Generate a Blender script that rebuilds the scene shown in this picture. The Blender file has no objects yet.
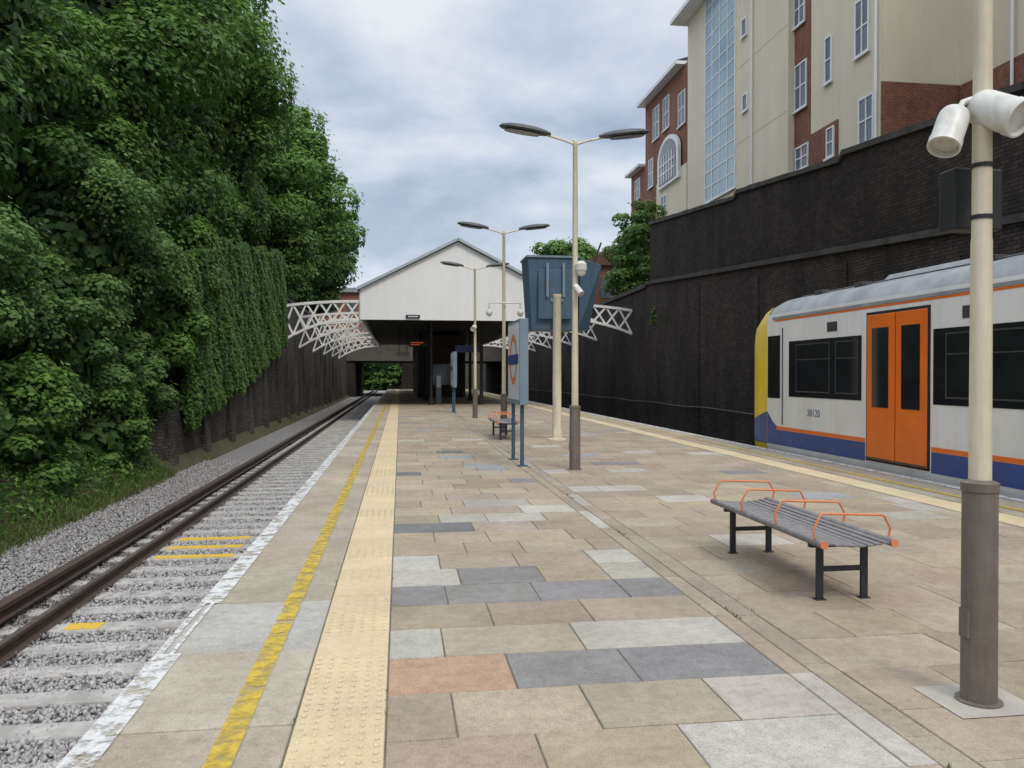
import bpy, math, random
import numpy as np
from mathutils import Vector, Matrix
random.seed(7); RNG=np.random.default_rng(11)
C=bpy.context.scene.collection
F=800.0; H=1.6; TH=math.atan(112/800.0); CS=math.cos(TH); SN=math.sin(TH)
def G(px,py,z=0.0):
    d=F*(H-z)/(py-375.0); r=(px-512)*d/F
    return (r*CS+d*SN, d*CS-r*SN)
def onX(px,py,X):
    k=(px-512)/F; d=X/(k*CS+SN); Y=d*(CS-k*SN)
    return (Y, H-(py-375.0)*d/F)
# ---------------------------------------------------------------- helpers
ORG={}
def fin(o,label=None,cat=None,group=None,kind=None):
    if label: o['label']=label
    if cat: o['category']=cat
    if group: o['group']=group
    if kind: o['kind']=kind
    return o
def thing(name,label,cat,loc=(0,0,0),group=None):
    o=bpy.data.objects.new(name,None); C.objects.link(o); o.location=loc; o.empty_display_size=.2
    ORG[o.name]=Vector(loc); fin(o,label,cat,group); return o
class MB:
    def __init__(s): s.v=[]; s.f=[]
    def add(s,vs,fs):
        n=len(s.v); s.v+= [tuple(v) for v in vs]; s.f+=[tuple(i+n for i in f) for f in fs]; return s
    def box(s,x0,x1,y0,y1,z0,z1):
        return s.add([(x0,y0,z0),(x1,y0,z0),(x1,y1,z0),(x0,y1,z0),(x0,y0,z1),(x1,y0,z1),(x1,y1,z1),(x0,y1,z1)],
          [(3,2,1,0),(4,5,6,7),(0,1,5,4),(1,2,6,5),(2,3,7,6),(3,0,4,7)])
    def cyl(s,p0,p1,r0,r1=None,n=12):
        if r1 is None: r1=r0
        p0=Vector(p0);p1=Vector(p1);a=(p1-p0).normalized()
        u=a.cross(Vector((0,0,1)))
        if u.length<1e-3: u=Vector((1,0,0))
        u.normalize(); w=a.cross(u)
        vs=[]
        for p,r in((p0,r0),(p1,r1)):
            for i in range(n):
                t=2*math.pi*i/n; vs.append(p+u*math.cos(t)*r+w*math.sin(t)*r)
        fs=[(i,(i+1)%n,n+(i+1)%n,n+i) for i in range(n)]+[tuple(range(n))[::-1],tuple(range(n,2*n))]
        return s.add(vs,fs)
    def tube(s,pts,r,n=8):
        P=[Vector(p) for p in pts]; vs=[]; prev=None
        for i,p in enumerate(P):
            if i==0: a=(P[1]-P[0])
            elif i==len(P)-1: a=(P[-1]-P[-2])
            else: a=(P[i+1]-p).normalized()+(p-P[i-1]).normalized()
            a.normalize()
            if prev is None:
                u=a.cross(Vector((0,0,1)))
                if u.length<1e-3: u=a.cross(Vector((0,1,0)))
            else: u=prev-a*prev.dot(a)
            u.normalize(); prev=u; w=a.cross(u)
            for k in range(n):
                t=2*math.pi*k/n; vs.append(p+u*math.cos(t)*r+w*math.sin(t)*r)
        fs=[(k*n+i,k*n+(i+1)%n,(k+1)*n+(i+1)%n,(k+1)*n+i) for k in range(len(P)-1) for i in range(n)]
        fs+=[tuple(range(n))[::-1],tuple(range((len(P)-1)*n,len(P)*n))]
        return s.add(vs,fs)
    def lathe(s,c,prof,n=20,axis=None):
        a=Vector(axis or (0,0,1)).normalized(); u=a.cross(Vector((0,0,1)))
        if u.length<1e-3: u=Vector((1,0,0))
        u.normalize(); w=a.cross(u); c=Vector(c); vs=[]
        for r,h in prof:
            for i in range(n):
                t=2*math.pi*i/n; vs.append(c+a*h+u*math.cos(t)*r+w*math.sin(t)*r)
        fs=[]
        for k in range(len(prof)-1):
            for i in range(n):
                j=(i+1)%n; fs.append((k*n+i,k*n+j,(k+1)*n+j,(k+1)*n+i))
        fs.append(tuple(range(n))[::-1]); fs.append(tuple(range((len(prof)-1)*n,len(prof)*n)))
        return s.add(vs,fs)
    def prism(s,poly,axis,a,b):
        def P(p,t):
            return {'x':(t,p[0],p[1]),'y':(p[0],t,p[1]),'z':(p[0],p[1],t)}[axis]
        n=len(poly); vs=[P(p,a) for p in poly]+[P(p,b) for p in poly]
        fs=[(i,(i+1)%n,n+(i+1)%n,n+i) for i in range(n)]+[tuple(range(n))[::-1],tuple(range(n,2*n))]
        return s.add(vs,fs)
    def bar(s,p0,p1,w,h):
        p0=Vector(p0);p1=Vector(p1);a=(p1-p0).normalized(); u=a.cross(Vector((0,0,1)))
        if u.length<1e-3:u=Vector((1,0,0))
        u.normalize(); k=a.cross(u)
        vs=[p+u*sx*w/2+k*sz*h/2 for p in(p0,p1) for sx,sz in((-1,-1),(1,-1),(1,1),(-1,1))]
        return s.add(vs,[(0,1,5,4),(1,2,6,5),(2,3,7,6),(3,0,4,7),(3,2,1,0),(4,5,6,7)])
    def build(s,name,mat,parent=None,smooth=False,bevel=0,loc=None):
        me=bpy.data.meshes.new(name)
        off=Vector((0,0,0)); root=parent
        while root is not None and root.parent is not None: root=root.parent
        if root is not None: off=ORG.get(root.name,Vector((0,0,0)))
        if loc is not None and parent is None: off=Vector(loc)
        me.from_pydata([tuple(Vector(v)-off) for v in s.v],[],s.f); me.update()
        import bmesh
        bm=bmesh.new(); bm.from_mesh(me); bmesh.ops.recalc_face_normals(bm,faces=bm.faces); bm.to_mesh(me); bm.free()
        me.materials.append(mat)
        o=bpy.data.objects.new(name,me); C.objects.link(o)
        if parent is not None: o.parent=parent
        if parent is None: o.location=off; ORG[o.name]=off
        if smooth:
            for p in me.polygons: p.use_smooth=True
            try: me.set_sharp_from_angle(angle=math.radians(40))
            except Exception: pass
        if bevel:
            m=o.modifiers.new('bevel','BEVEL'); m.width=bevel; m.segments=2; m.limit_method='ANGLE'
        return o
def dup(root,loc,label=None,rz=0):
    def cp(o,par):
        c=o.copy(); C.objects.link(c); c.parent=par
        for ch in [k for k in o.children]: cp(ch,c)
        return c
    r=cp(root,None); r.location=loc; r.rotation_euler=(0,0,rz); ORG[r.name]=Vector(loc)
    if label: r['label']=label
    return r
# ---------------------------------------------------------------- materials
def newmat(name):
    m=bpy.data.materials.new(name); m.use_nodes=True; nt=m.node_tree; b=nt.nodes['Principled BSDF']; return m,nt,b
def ramp(nt,a,b,ca,cb):
    r=nt.nodes.new('ShaderNodeValToRGB'); r.color_ramp.elements[0].position=a; r.color_ramp.elements[1].position=b
    r.color_ramp.elements[0].color=(*ca,1); r.color_ramp.elements[1].color=(*cb,1); return r
def noise(nt,vec,scale,detail=6,rough=.6):
    n=nt.nodes.new('ShaderNodeTexNoise'); n.inputs['Scale'].default_value=scale; n.inputs['Detail'].default_value=detail
    n.inputs['Roughness'].default_value=rough; nt.links.new(vec,n.inputs['Vector']); return n
def wpos(nt):
    g=nt.nodes.new('ShaderNodeNewGeometry'); return g.outputs['Position']
def bump(nt,b,h,strength=.3,dist=.02):
    n=nt.nodes.new('ShaderNodeBump'); n.inputs['Strength'].default_value=strength; n.inputs['Distance'].default_value=dist
    nt.links.new(h,n.inputs['Height']); nt.links.new(n.outputs['Normal'],b.inputs['Normal']); return n
def mix(nt,fac,a,b,mode='MIX'):
    m=nt.nodes.new('ShaderNodeMix'); m.data_type='RGBA'; m.blend_type=mode
    for s,v in((0,fac),(6,a),(7,b)):
        if isinstance(v,(int,float)): m.inputs[s].default_value=v
        elif isinstance(v,tuple): m.inputs[s].default_value=(*v,1)
        else: nt.links.new(v,m.inputs[s])
    return m.outputs[2]
def pm(name,c1,c2=None,scale=3,rough=.6,metal=0,bs=0,bscale=60,a=.35,b_=.65,dist=.01,streak=0,sk=(.72,.70,.66)):
    m,nt,b=newmat(name); c2=c2 or tuple(x*.8 for x in c1)
    p=wpos(nt); n=noise(nt,p,scale); r=ramp(nt,a,b_,c1,c2); nt.links.new(n.outputs['Fac'],r.inputs['Fac'])
    out=r.outputs['Color']
    if streak:
        mp=nt.nodes.new('ShaderNodeMapping'); mp.inputs['Scale'].default_value=(1,1,.08); nt.links.new(p,mp.inputs[0])
        n3=noise(nt,mp.outputs[0],streak,6,.7); r3=ramp(nt,.30,.62,sk,(1,1,1)); nt.links.new(n3.outputs['Fac'],r3.inputs['Fac'])
        out=mix(nt,1.0,out,r3.outputs['Color'],'MULTIPLY')
    nt.links.new(out,b.inputs['Base Color']); b.inputs['Roughness'].default_value=rough; b.inputs['Metallic'].default_value=metal
    if bs: n2=noise(nt,p,bscale); bump(nt,b,n2.outputs['Fac'],bs,dist)
    return m
def brickmat(name,c1,c2,mortar,bw=.23,bh=.075,stain=(.5,.5,.5),stainfac=.6,sscale=.5,hi=(1,1,1),ms=.008):
    m,nt,b=newmat(name); p=wpos(nt)
    sp=nt.nodes.new('ShaderNodeSeparateXYZ'); nt.links.new(p,sp.inputs[0])
    ad=nt.nodes.new('ShaderNodeMath'); ad.operation='ADD'; nt.links.new(sp.outputs[0],ad.inputs[0]); nt.links.new(sp.outputs[1],ad.inputs[1])
    cb=nt.nodes.new('ShaderNodeCombineXYZ'); nt.links.new(ad.outputs[0],cb.inputs[0]); nt.links.new(sp.outputs[2],cb.inputs[1])
    br=nt.nodes.new('ShaderNodeTexBrick'); nt.links.new(cb.outputs[0],br.inputs['Vector'])
    br.inputs['Color1'].default_value=(*c1,1); br.inputs['Color2'].default_value=(*c2,1); br.inputs['Mortar'].default_value=(*mortar,1)
    br.inputs['Scale'].default_value=1; br.inputs['Mortar Size'].default_value=ms; br.inputs['Brick Width'].default_value=bw; br.inputs['Row Height'].default_value=bh
    mp=nt.nodes.new('ShaderNodeMapping'); mp.inputs['Scale'].default_value=(1,1,.35); nt.links.new(p,mp.inputs[0])
    n=noise(nt,mp.outputs[0],sscale,9,.7); r=ramp(nt,.36,.66,stain,hi); nt.links.new(n.outputs['Fac'],r.inputs['Fac'])
    c=mix(nt,stainfac,br.outputs['Color'],r.outputs['Color'],'MULTIPLY')
    n4=noise(nt,p,6,6,.7); r4=ramp(nt,.35,.65,(.75,.75,.75),(1.2,1.2,1.2)); nt.links.new(n4.outputs['Fac'],r4.inputs['Fac'])
    c=mix(nt,1.0,c,r4.outputs['Color'],'MULTIPLY')
    nt.links.new(c,b.inputs['Base Color']); b.inputs['Roughness'].default_value=.92; b.inputs['Specular IOR Level'].default_value=.25
    bump(nt,b,br.outputs['Fac'],-.4,.01)
    return m
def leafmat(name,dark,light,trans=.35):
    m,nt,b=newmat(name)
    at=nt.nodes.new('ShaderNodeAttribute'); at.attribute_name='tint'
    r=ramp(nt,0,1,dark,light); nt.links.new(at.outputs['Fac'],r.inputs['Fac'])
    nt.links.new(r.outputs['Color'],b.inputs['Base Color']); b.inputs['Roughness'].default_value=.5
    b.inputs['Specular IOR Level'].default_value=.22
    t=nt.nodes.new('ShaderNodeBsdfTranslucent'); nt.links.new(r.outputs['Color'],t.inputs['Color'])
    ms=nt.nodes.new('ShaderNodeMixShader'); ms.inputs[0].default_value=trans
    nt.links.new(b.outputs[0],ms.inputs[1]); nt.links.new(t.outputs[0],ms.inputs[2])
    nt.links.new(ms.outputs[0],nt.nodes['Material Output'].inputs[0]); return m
def wornpaint(name,col,scale=9,thr=.5,soft=.06):
    m,nt,b=newmat(name); p=wpos(nt); n=noise(nt,p,scale,10,.75); r=ramp(nt,thr-soft,thr+soft,(1,1,1),(0,0,0))
    nt.links.new(n.outputs['Fac'],r.inputs['Fac']); nt.links.new(r.outputs['Color'],b.inputs['Alpha'])
    n2=noise(nt,p,40); r2=ramp(nt,.3,.7,tuple(x*.75 for x in col),col); nt.links.new(n2.outputs['Fac'],r2.inputs['Fac'])
    nt.links.new(r2.outputs['Color'],b.inputs['Base Color']); b.inputs['Roughness'].default_value=.75; return m
M={}
M['cream']=pm('cream_paint',(.72,.66,.50),(.64,.58,.44),6,.45,streak=9)
M['sleeve']=pm('grey_brown_paint',(.185,.16,.14),(.15,.125,.11),8,.55,streak=12)
M['dark']=pm('dark_metal',(.016,.016,.018),(.010,.011,.012),8,.6)
M['lamp']=pm('lamp_grey',(.075,.08,.085),(.05,.055,.06),8,.45)
M['lens']=pm('lamp_lens',(.28,.3,.32),(.2,.22,.24),8,.25)
M['white']=pm('white_paint',(.92,.92,.92),(.87,.88,.89),.5,.5,streak=1.5,sk=(.94,.94,.93))
M['whitemetal']=pm('white_enclosure',(.74,.74,.70),(.62,.62,.58),6,.4,streak=14)
M['truss']=pm('truss_paint',(.88,.88,.86),(.76,.75,.71),3,.6)
M['glass']=pm('dark_glass',(.010,.012,.014),(.018,.020,.023),.6,.05)
M['pane']=pm('window_pane',(.15,.18,.21),(.07,.09,.11),.5,.08)
M['skyglass']=pm('stair_glass',(.36,.50,.56),(.22,.35,.42),.35,.1)
M['upvc']=pm('white_frame',(.80,.81,.82),(.72,.73,.74),2,.4)
M['render_']=pm('cream_render',(.72,.645,.51),(.67,.60,.47),.35,.9,streak=1.2,sk=(.93,.92,.90))
M['brickred']=brickmat('red_brick',(.29,.105,.07),(.22,.08,.055),(.30,.22,.17))
M['walldark']=brickmat('sooty_brick',(.070,.057,.049),(.034,.028,.025),(.020,.018,.017),.23,.085,(.32,.32,.32),.9,.55,(1.25,1.2,1.15),.013)
M['wallmid']=brickmat('weathered_brick',(.13,.112,.10),(.065,.056,.05),(.05,.045,.04),.23,.085,(.3,.3,.28),.85,.7,(1.2,1.2,1.15),.012)
M['wallpara']=brickmat('parapet_brick',(.056,.044,.038),(.027,.022,.019),(.017,.015,.014),.23,.085,(.36,.34,.32),.9,.7,(1.2,1.15,1.1),.013)
M['coping']=pm('dark_coping',(.065,.06,.056),(.03,.028,.026),2,.9,0,.3,20)
M['bank']=pm('bank_soil',(.09,.07,.045),(.05,.06,.02),1.5,1,0,.6,8,dist=.1)
M['ballast_bed']=pm('ballast_bed',(.31,.30,.295),(.17,.16,.155),26,1,0,.9,30,.35,.65,.05)
M['ballast_dark']=pm('ballast_bed_dark',(.08,.07,.065),(.035,.03,.028),14,1,0,.9,22,.35,.65,.05)
M['sleeper']=pm('sleeper_concrete',(.47,.45,.42),(.31,.295,.275),3.5,.9,0,.3,50,.38,.60)
M['rail']=pm('rusty_rail',(.075,.045,.032),(.045,.032,.026),10,.8)
M['railtop']=pm('worn_rail_top',(.16,.13,.115),(.10,.085,.075),6,.5,.4)
M['yellow']=wornpaint('worn_yellow_paint',(.60,.43,.055),8,.55,.11)
M['yellow_sl']=wornpaint('sleeper_yellow_paint',(.72,.47,.04),10,.63,.05)
M['whitepaint']=wornpaint('worn_white_paint',(.68,.68,.66),7,.54,.06)
M['joint']=pm('joint_grit',(.20,.175,.135),(.11,.095,.075),6,1,0,.3,60)
M['platside']=pm('platform_face',(.12,.10,.085),(.07,.06,.05),3,.95)
M['orange']=pm('orange_paint',(.70,.24,.10),(.6,.19,.07),5,.6)
M['seat']=pm('bench_seat',(.25,.235,.235),(.17,.16,.16),14,.65,.1)
M['navy']=pm('dark_navy_paint',(.025,.028,.04),(.02,.022,.03),8,.45)
M['bluebox']=pm('blue_grey_paint',(.065,.125,.19),(.052,.10,.155),2,.55,streak=4)
M['blueedge']=pm('pale_blue_grey_paint',(.19,.25,.31),(.15,.21,.26),2,.5)
M['signwhite']=pm('sign_enamel',(.72,.76,.80),(.66,.70,.74),2,.3)
M['signblue']=pm('sign_blue',(.02,.05,.25),(.02,.05,.22),2,.3)
M['t_white']=pm('train_white',(.78,.775,.745),(.71,.705,.68),1.2,.28,streak=2.5,sk=(.88,.87,.85))
M['t_yellow']=pm('train_yellow',(.80,.58,.02),(.70,.50,.02),2,.35)
M['t_blue']=pm('train_blue',(.03,.07,.26),(.025,.05,.19),2,.35)
M['t_orange']=pm('train_orange',(.78,.165,.012),(.68,.14,.012),2,.35)
M['t_roof']=pm('train_roof',(.33,.345,.36),(.24,.25,.26),1.5,.6,streak=3,sk=(.8,.8,.8))
M['t_under']=pm('train_under',(.02,.018,.016),(.012,.011,.01),3,.8)
M['t_frame']=pm('train_window_frame',(.055,.055,.055),(.04,.04,.04),3,.4)
M['bark']=pm('bark',(.07,.055,.04),(.04,.032,.024),6,.95,0,.4,20)
M['leaf1']=leafmat('leaf_deep',(.030,.074,.018),(.175,.315,.065))
M['leaf2']=leafmat('leaf_mid',(.040,.094,.021),(.215,.370,.078))
M['leaf3']=leafmat('leaf_soft',(.040,.090,.026),(.210,.350,.100))
M['leaf4']=leafmat('leaf_light',(.06,.13,.03),(.26,.40,.11))
M['ivy']=leafmat('ivy_leaf',(.034,.078,.016),(.135,.250,.050))
M['grassm']=leafmat('grass_blade',(.05,.085,.02),(.22,.24,.09))
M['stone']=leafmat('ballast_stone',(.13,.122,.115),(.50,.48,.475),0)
M['roofdark']=pm('slate_roof',(.06,.06,.065),(.045,.045,.05),3,.7)
M['rooffelt']=pm('grey_roof',(.28,.30,.32),(.22,.24,.26),1,.7)
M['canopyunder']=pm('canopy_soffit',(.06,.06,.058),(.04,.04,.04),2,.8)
M['stationdark']=pm('station_wall',(.10,.085,.07),(.07,.06,.05),1,.8)
M['rjoint']=pm('render_joint',(.50,.45,.36),(.46,.41,.33),1,.9)
m,nt,b=newmat('led_display'); b.inputs['Base Color'].default_value=(.02,.02,.02,1); b.inputs['Emission Color'].default_value=(1,.16,.03,1); b.inputs['Emission Strength'].default_value=.6; M['led']=m
def pavemat(name,spk=.38,st=1.0):
    m,nt,b=newmat(name); p=wpos(nt)
    at=nt.nodes.new('ShaderNodeAttribute'); at.attribute_name='col'
    n=noise(nt,p,170,4,.75); r=ramp(nt,.36,.66,(1-spk,)*3,(1.16,)*3); nt.links.new(n.outputs['Fac'],r.inputs['Fac'])
    c=mix(nt,1.0,at.outputs['Color'],r.outputs['Color'],'MULTIPLY')
    n2=noise(nt,p,1.5,9,.70); r2=ramp(nt,.30,.66,(.78,.755,.73),(1.09,1.08,1.07)); nt.links.new(n2.outputs['Fac'],r2.inputs['Fac'])
    c=mix(nt,st,c,r2.outputs['Color'],'MULTIPLY')
    n3=noise(nt,p,13,8,.8); r3=ramp(nt,.32,.56,(.77,.755,.735),(1.03,1.03,1.03)); nt.links.new(n3.outputs['Fac'],r3.inputs['Fac'])
    c=mix(nt,st,c,r3.outputs['Color'],'MULTIPLY')
    n5=noise(nt,p,34,2,.5); r5=ramp(nt,.70,.74,(0,0,0),(.45,.45,.45)); nt.links.new(n5.outputs['Fac'],r5.inputs['Fac'])
    c=mix(nt,r5.outputs['Color'],c,(.15,.14,.125))
    nt.links.new(c,b.inputs['Base Color']); b.inputs['Roughness'].default_value=.9; b.inputs['Specular IOR Level'].default_value=.25
    bump(nt,b,n.outputs['Fac'],.5,.005); return m
M['pave']=pavemat('paving_slab'); M['tact']=pavemat('tactile_slab',.2,.55)
# ---------------------------------------------------------------- fast meshes
def fastmesh(name,V,nper,mat,attr=None,tris=None,parent=None,off=(0,0,0)):
    me=bpy.data.meshes.new(name); n=len(V)//nper
    T=np.array(tris); m_,k=T.shape
    idx=(T[None,:,:]+ (np.arange(n)*nper)[:,None,None]).reshape(-1)
    me.vertices.add(len(V)); me.vertices.foreach_set('co',(V-np.array(off)).astype(np.float32).ravel())
    me.loops.add(len(idx)); me.loops.foreach_set('vertex_index',idx.astype(np.int32))
    nf=n*m_; me.polygons.add(nf); me.polygons.foreach_set('loop_start',(np.arange(nf)*k).astype(np.int32))
    try: me.polygons.foreach_set('loop_total',np.full(nf,k,dtype=np.int32))
    except Exception: pass
    me.update(calc_edges=True)
    if attr is not None:
        a=me.attributes.new('tint','FLOAT','FACE'); a.data.foreach_set('value',np.repeat(attr,m_).astype(np.float32))
    me.materials.append(mat); o=bpy.data.objects.new(name,me); C.objects.link(o)
    if parent is not None: o.parent=parent
    return o
def unit(n): 
    v=RNG.normal(size=(n,3)); return v/np.linalg.norm(v,axis=1)[:,None]
def leafverts(P,N,S,asp=.62):
    N=N/np.linalg.norm(N,axis=1)[:,None]; R=unit(len(P)); T=np.cross(N,R); T/=np.linalg.norm(T,axis=1)[:,None]+1e-9
    B=np.cross(N,T); S=S[:,None]*.5
    V=np.stack([P-T*S,P-B*S*asp+T*S*.1+N*S*.12,P+T*S,P+B*S*asp+T*S*.1+N*S*.12],1)
    return V.reshape(-1,3)
QUAD=[[0,1,2,3]]
def crown(name,c,r,K,n,clr,ls,mat,parent,off,zmin=-.75,core=.74,inner=.22):
    c=np.array(c);r=np.array(r)
    D=unit(K*3); D=D[D[:,2]>zmin][:K]; K=len(D)
    U=RNG.uniform(.66,1.0,K)**.7
    CC=c+D*r*U[:,None]*(1-.5*clr/r.mean())
    CR=clr*RNG.uniform(.55,1.35,K); ct=RNG.uniform(0,1,K)
    w=CR**2; idx=RNG.choice(K,n,p=w/w.sum())
    d=unit(n); d[:,2]=np.where(RNG.random(n)<.35,np.abs(d[:,2]),d[:,2]); rr=RNG.uniform(.45,1.0,n)**.4
    P=CC[idx]+d*(CR[idx]*rr)[:,None]*np.array([1,1,.74])
    P+=np.array([1,1,1])*(.07*clr)*np.sin(P*5.1+idx[:,None])
    stray=RNG.random(n)<.06; P[stray]+=d[stray]*(RNG.uniform(.1,.45,stray.sum())*clr)[:,None]
    N=d*.9+unit(n)*.5+np.array([0,0,.55])
    t=np.clip(.24+.24*ct[idx]+.36*d[:,2]+.10*D[idx,2]+RNG.normal(0,.11,n),0,1)  # clump and crown tops tinted lighter: light from above painted into leaf colour
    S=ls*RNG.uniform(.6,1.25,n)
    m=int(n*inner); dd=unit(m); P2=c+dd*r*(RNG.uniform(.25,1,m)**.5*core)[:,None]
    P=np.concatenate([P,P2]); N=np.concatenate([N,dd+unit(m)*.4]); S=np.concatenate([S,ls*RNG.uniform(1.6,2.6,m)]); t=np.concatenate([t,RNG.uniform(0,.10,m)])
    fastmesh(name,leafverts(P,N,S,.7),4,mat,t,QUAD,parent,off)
    return CC
def trunk(parent,base,c,r,CC,rad,nl=9):
    mb=MB(); b0=Vector(base); top=Vector((c[0],c[1],c[2]+r[2]*.25)); mid=b0.lerp(top,.45)+Vector((rad*.6,rad*.4,0))
    mb.cyl(b0,mid,rad,rad*.72,10); mb.cyl(mid,top,rad*.72,rad*.3,10)
    for q in CC[:nl]:
        s=mid.lerp(top,random.uniform(0,.8)); q=Vector(q); k=s.lerp(q,.55)+Vector((0,0,.3)); mb.cyl(s,k,rad*.34,rad*.2,7); mb.cyl(k,q,rad*.2,rad*.06,6)
    mb.build('trunk',M['bark'],parent,True)
def tree(label,c,r,basez,K,n,clr,ls,mat,rad=.3,cat='tree',name='broadleaf_tree',group=None,zmin=-.75,nl=9,inner=.22):
    base=(c[0],c[1],basez); t=thing(name,label,cat,base,group)
    CC=crown('crown' if cat=='tree' else 'foliage',c,r,K,n,clr,ls,M[mat],t,base,zmin,inner=inner)
    if cat=='tree': trunk(t,base,c,r,CC,rad,nl)
    else:
        mb=MB()
        for q in CC[:6]: mb.cyl((c[0]+random.uniform(-.2,.2),c[1]+random.uniform(-.2,.2),basez),q,.05,.015,6)
        mb.build('stem',M['bark'],t,True)
    return t
# ================================================================= WORLD / LIGHT / CAMERA
w=bpy.data.worlds.new('World'); bpy.context.scene.world=w; w.use_nodes=True; nt=w.node_tree; bg=nt.nodes['Background']
sky=nt.nodes.new('ShaderNodeTexSky'); sky.sky_type='NISHITA'; sky.sun_disc=False; sky.sun_elevation=math.radians(55); sky.sun_rotation=math.radians(205)
tc=nt.nodes.new('ShaderNodeTexCoord'); sp=nt.nodes.new('ShaderNodeSeparateXYZ'); nt.links.new(tc.outputs['Generated'],sp.inputs[0])
def math_(op,a,b=None):
    n=nt.nodes.new('ShaderNodeMath'); n.operation=op
    for i,v in enumerate((a,b)):
        if v is None: continue
        if isinstance(v,(int,float)): n.inputs[i].default_value=v
        else: nt.links.new(v,n.inputs[i])
    return n.outputs[0]
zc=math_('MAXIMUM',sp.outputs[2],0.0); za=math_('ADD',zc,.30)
cx=math_('DIVIDE',sp.outputs[0],za); cy=math_('DIVIDE',sp.outputs[1],za)
cb=nt.nodes.new('ShaderNodeCombineXYZ'); nt.links.new(cx,cb.inputs[0]); nt.links.new(cy,cb.inputs[1]); cb.inputs[2].default_value=5.1
n1=noise(nt,cb.outputs[0],2.0,8,.52); n1.inputs['Distortion'].default_value=.2
rc=ramp(nt,.38,.62,(.38,.47,.62),(.86,.89,.94)); 
e=rc.color_ramp.elements.new(.50); e.color=(.60,.67,.79,1)
nt.links.new(n1.outputs['Fac'],rc.inputs['Fac'])
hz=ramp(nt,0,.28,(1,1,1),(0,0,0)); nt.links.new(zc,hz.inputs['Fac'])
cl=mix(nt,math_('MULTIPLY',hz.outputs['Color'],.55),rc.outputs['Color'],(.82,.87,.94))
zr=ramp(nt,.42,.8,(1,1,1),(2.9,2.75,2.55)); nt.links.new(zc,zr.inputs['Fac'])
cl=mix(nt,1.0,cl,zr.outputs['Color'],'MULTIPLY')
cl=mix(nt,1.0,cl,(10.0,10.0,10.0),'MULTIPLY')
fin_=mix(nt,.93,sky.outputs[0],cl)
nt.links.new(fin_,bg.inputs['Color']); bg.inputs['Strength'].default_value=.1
ld=bpy.data.lights.new('sun','SUN'); ld.energy=1.5; ld.angle=math.radians(18); ld.color=(1,.94,.84)
lo=bpy.data.objects.new('sun',ld); C.objects.link(lo); lo.rotation_euler=Vector((-.30,.78,-1.0)).to_track_quat('-Z','Y').to_euler()
cam=bpy.data.cameras.new('camera'); co=bpy.data.objects.new('camera',cam); C.objects.link(co); cam.sensor_width=36; cam.lens=36*F/1024; cam.clip_end=2000; cam.clip_start=.05
co.location=(0,0,H); co.rotation_euler=(math.radians(90)-math.atan(9/F),0,-TH); bpy.context.scene.camera=co
sc=bpy.context.scene; sc.view_settings.view_transform='Standard'; sc.view_settings.look='None'; sc.view_settings.exposure=0
# ================================================================= GROUND
prof=[(-500,7),(-30,7),(-14,5.2),(-10,3.2),(-8,1.4),(-6.6,.0),(-5.9,-.62),(-5.45,-.93),(-1.3,-.98),(8,-.98),(12.1,-.98),(12.2,4),(14,6),(30,6),(500,6)]
mb=MB(); ys=list(range(-40,130,5))+[200,400,900]
vs=[];fs=[]
for y in ys:
    for x,z in prof:
        j=.12*math.sin(y*1.3+x) if -14<x<-5.6 else 0
        vs.append((x,y,z+j))
n=len(prof)
for i in range(len(ys)-1):
    for k in range(n-1): fs.append((i*n+k,i*n+k+1,(i+1)*n+k+1,(i+1)*n+k))
mb.add(vs,fs); fin(mb.build('ground',M['bank'],smooth=False),kind='structure')
fin(MB().add([(-5.55,-20,-.90),(-1.3,-20,-.90),(-1.3,140,-.90),(-5.55,140,-.90)],[(0,1,2,3)]).build('trackbed_left',M['ballast_bed']),kind='structure')
fin(MB().add([(7.9,-20,-.90),(12.05,-20,-.90),(12.05,140,-.90),(7.9,140,-.90)],[(0,1,2,3)]).build('trackbed_right',M['ballast_dark']),kind='structure')
def stones(n,x0,x1,y0,y1,size,tlo,thi,name,zf):
    X=RNG.uniform(x0,x1,n); Y=y0+(y1-y0)*RNG.random(n)**1.45; Z=zf(X,Y)+RNG.uniform(-.012,.026,n)
    base=np.array([[1,0,0],[0,1,0],[-1,0,0],[0,-1,0],[0,0,1],[0,0,-1]],float)
    V=base[None]*RNG.uniform(.6,1.3,(n,6,1))+RNG.normal(0,.18,(n,6,3))
    ang=RNG.uniform(0,6.28,n); ca,sa=np.cos(ang),np.sin(ang); tl=RNG.uniform(-.8,.8,n); ct,st=np.cos(tl),np.sin(tl)
    x,y,z=V[...,0].copy(),V[...,1].copy(),V[...,2].copy()
    y,z=y*ct[:,None]-z*st[:,None], y*st[:,None]+z*ct[:,None]
    x,y=x*ca[:,None]-y*sa[:,None], x*sa[:,None]+y*ca[:,None]
    V=np.stack([x,y,z],-1)*(size*RNG.uniform(.5,1.25,n))[:,None,None]+np.stack([X,Y,Z],-1)[:,None,:]
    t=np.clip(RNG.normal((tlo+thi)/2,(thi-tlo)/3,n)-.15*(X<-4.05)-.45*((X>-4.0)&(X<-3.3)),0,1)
    return fastmesh(name,V.reshape(-1,3),6,M['stone'],t,[[0,1,4],[1,2,4],[2,3,4],[3,0,4],[1,0,5],[2,1,5],[3,2,5],[0,3,5]])
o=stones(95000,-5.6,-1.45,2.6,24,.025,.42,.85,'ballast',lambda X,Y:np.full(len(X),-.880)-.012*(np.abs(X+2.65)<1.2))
fin(o,'loose grey ballast stones heaped between and beside the sleepers','ballast',kind='stuff')
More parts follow.
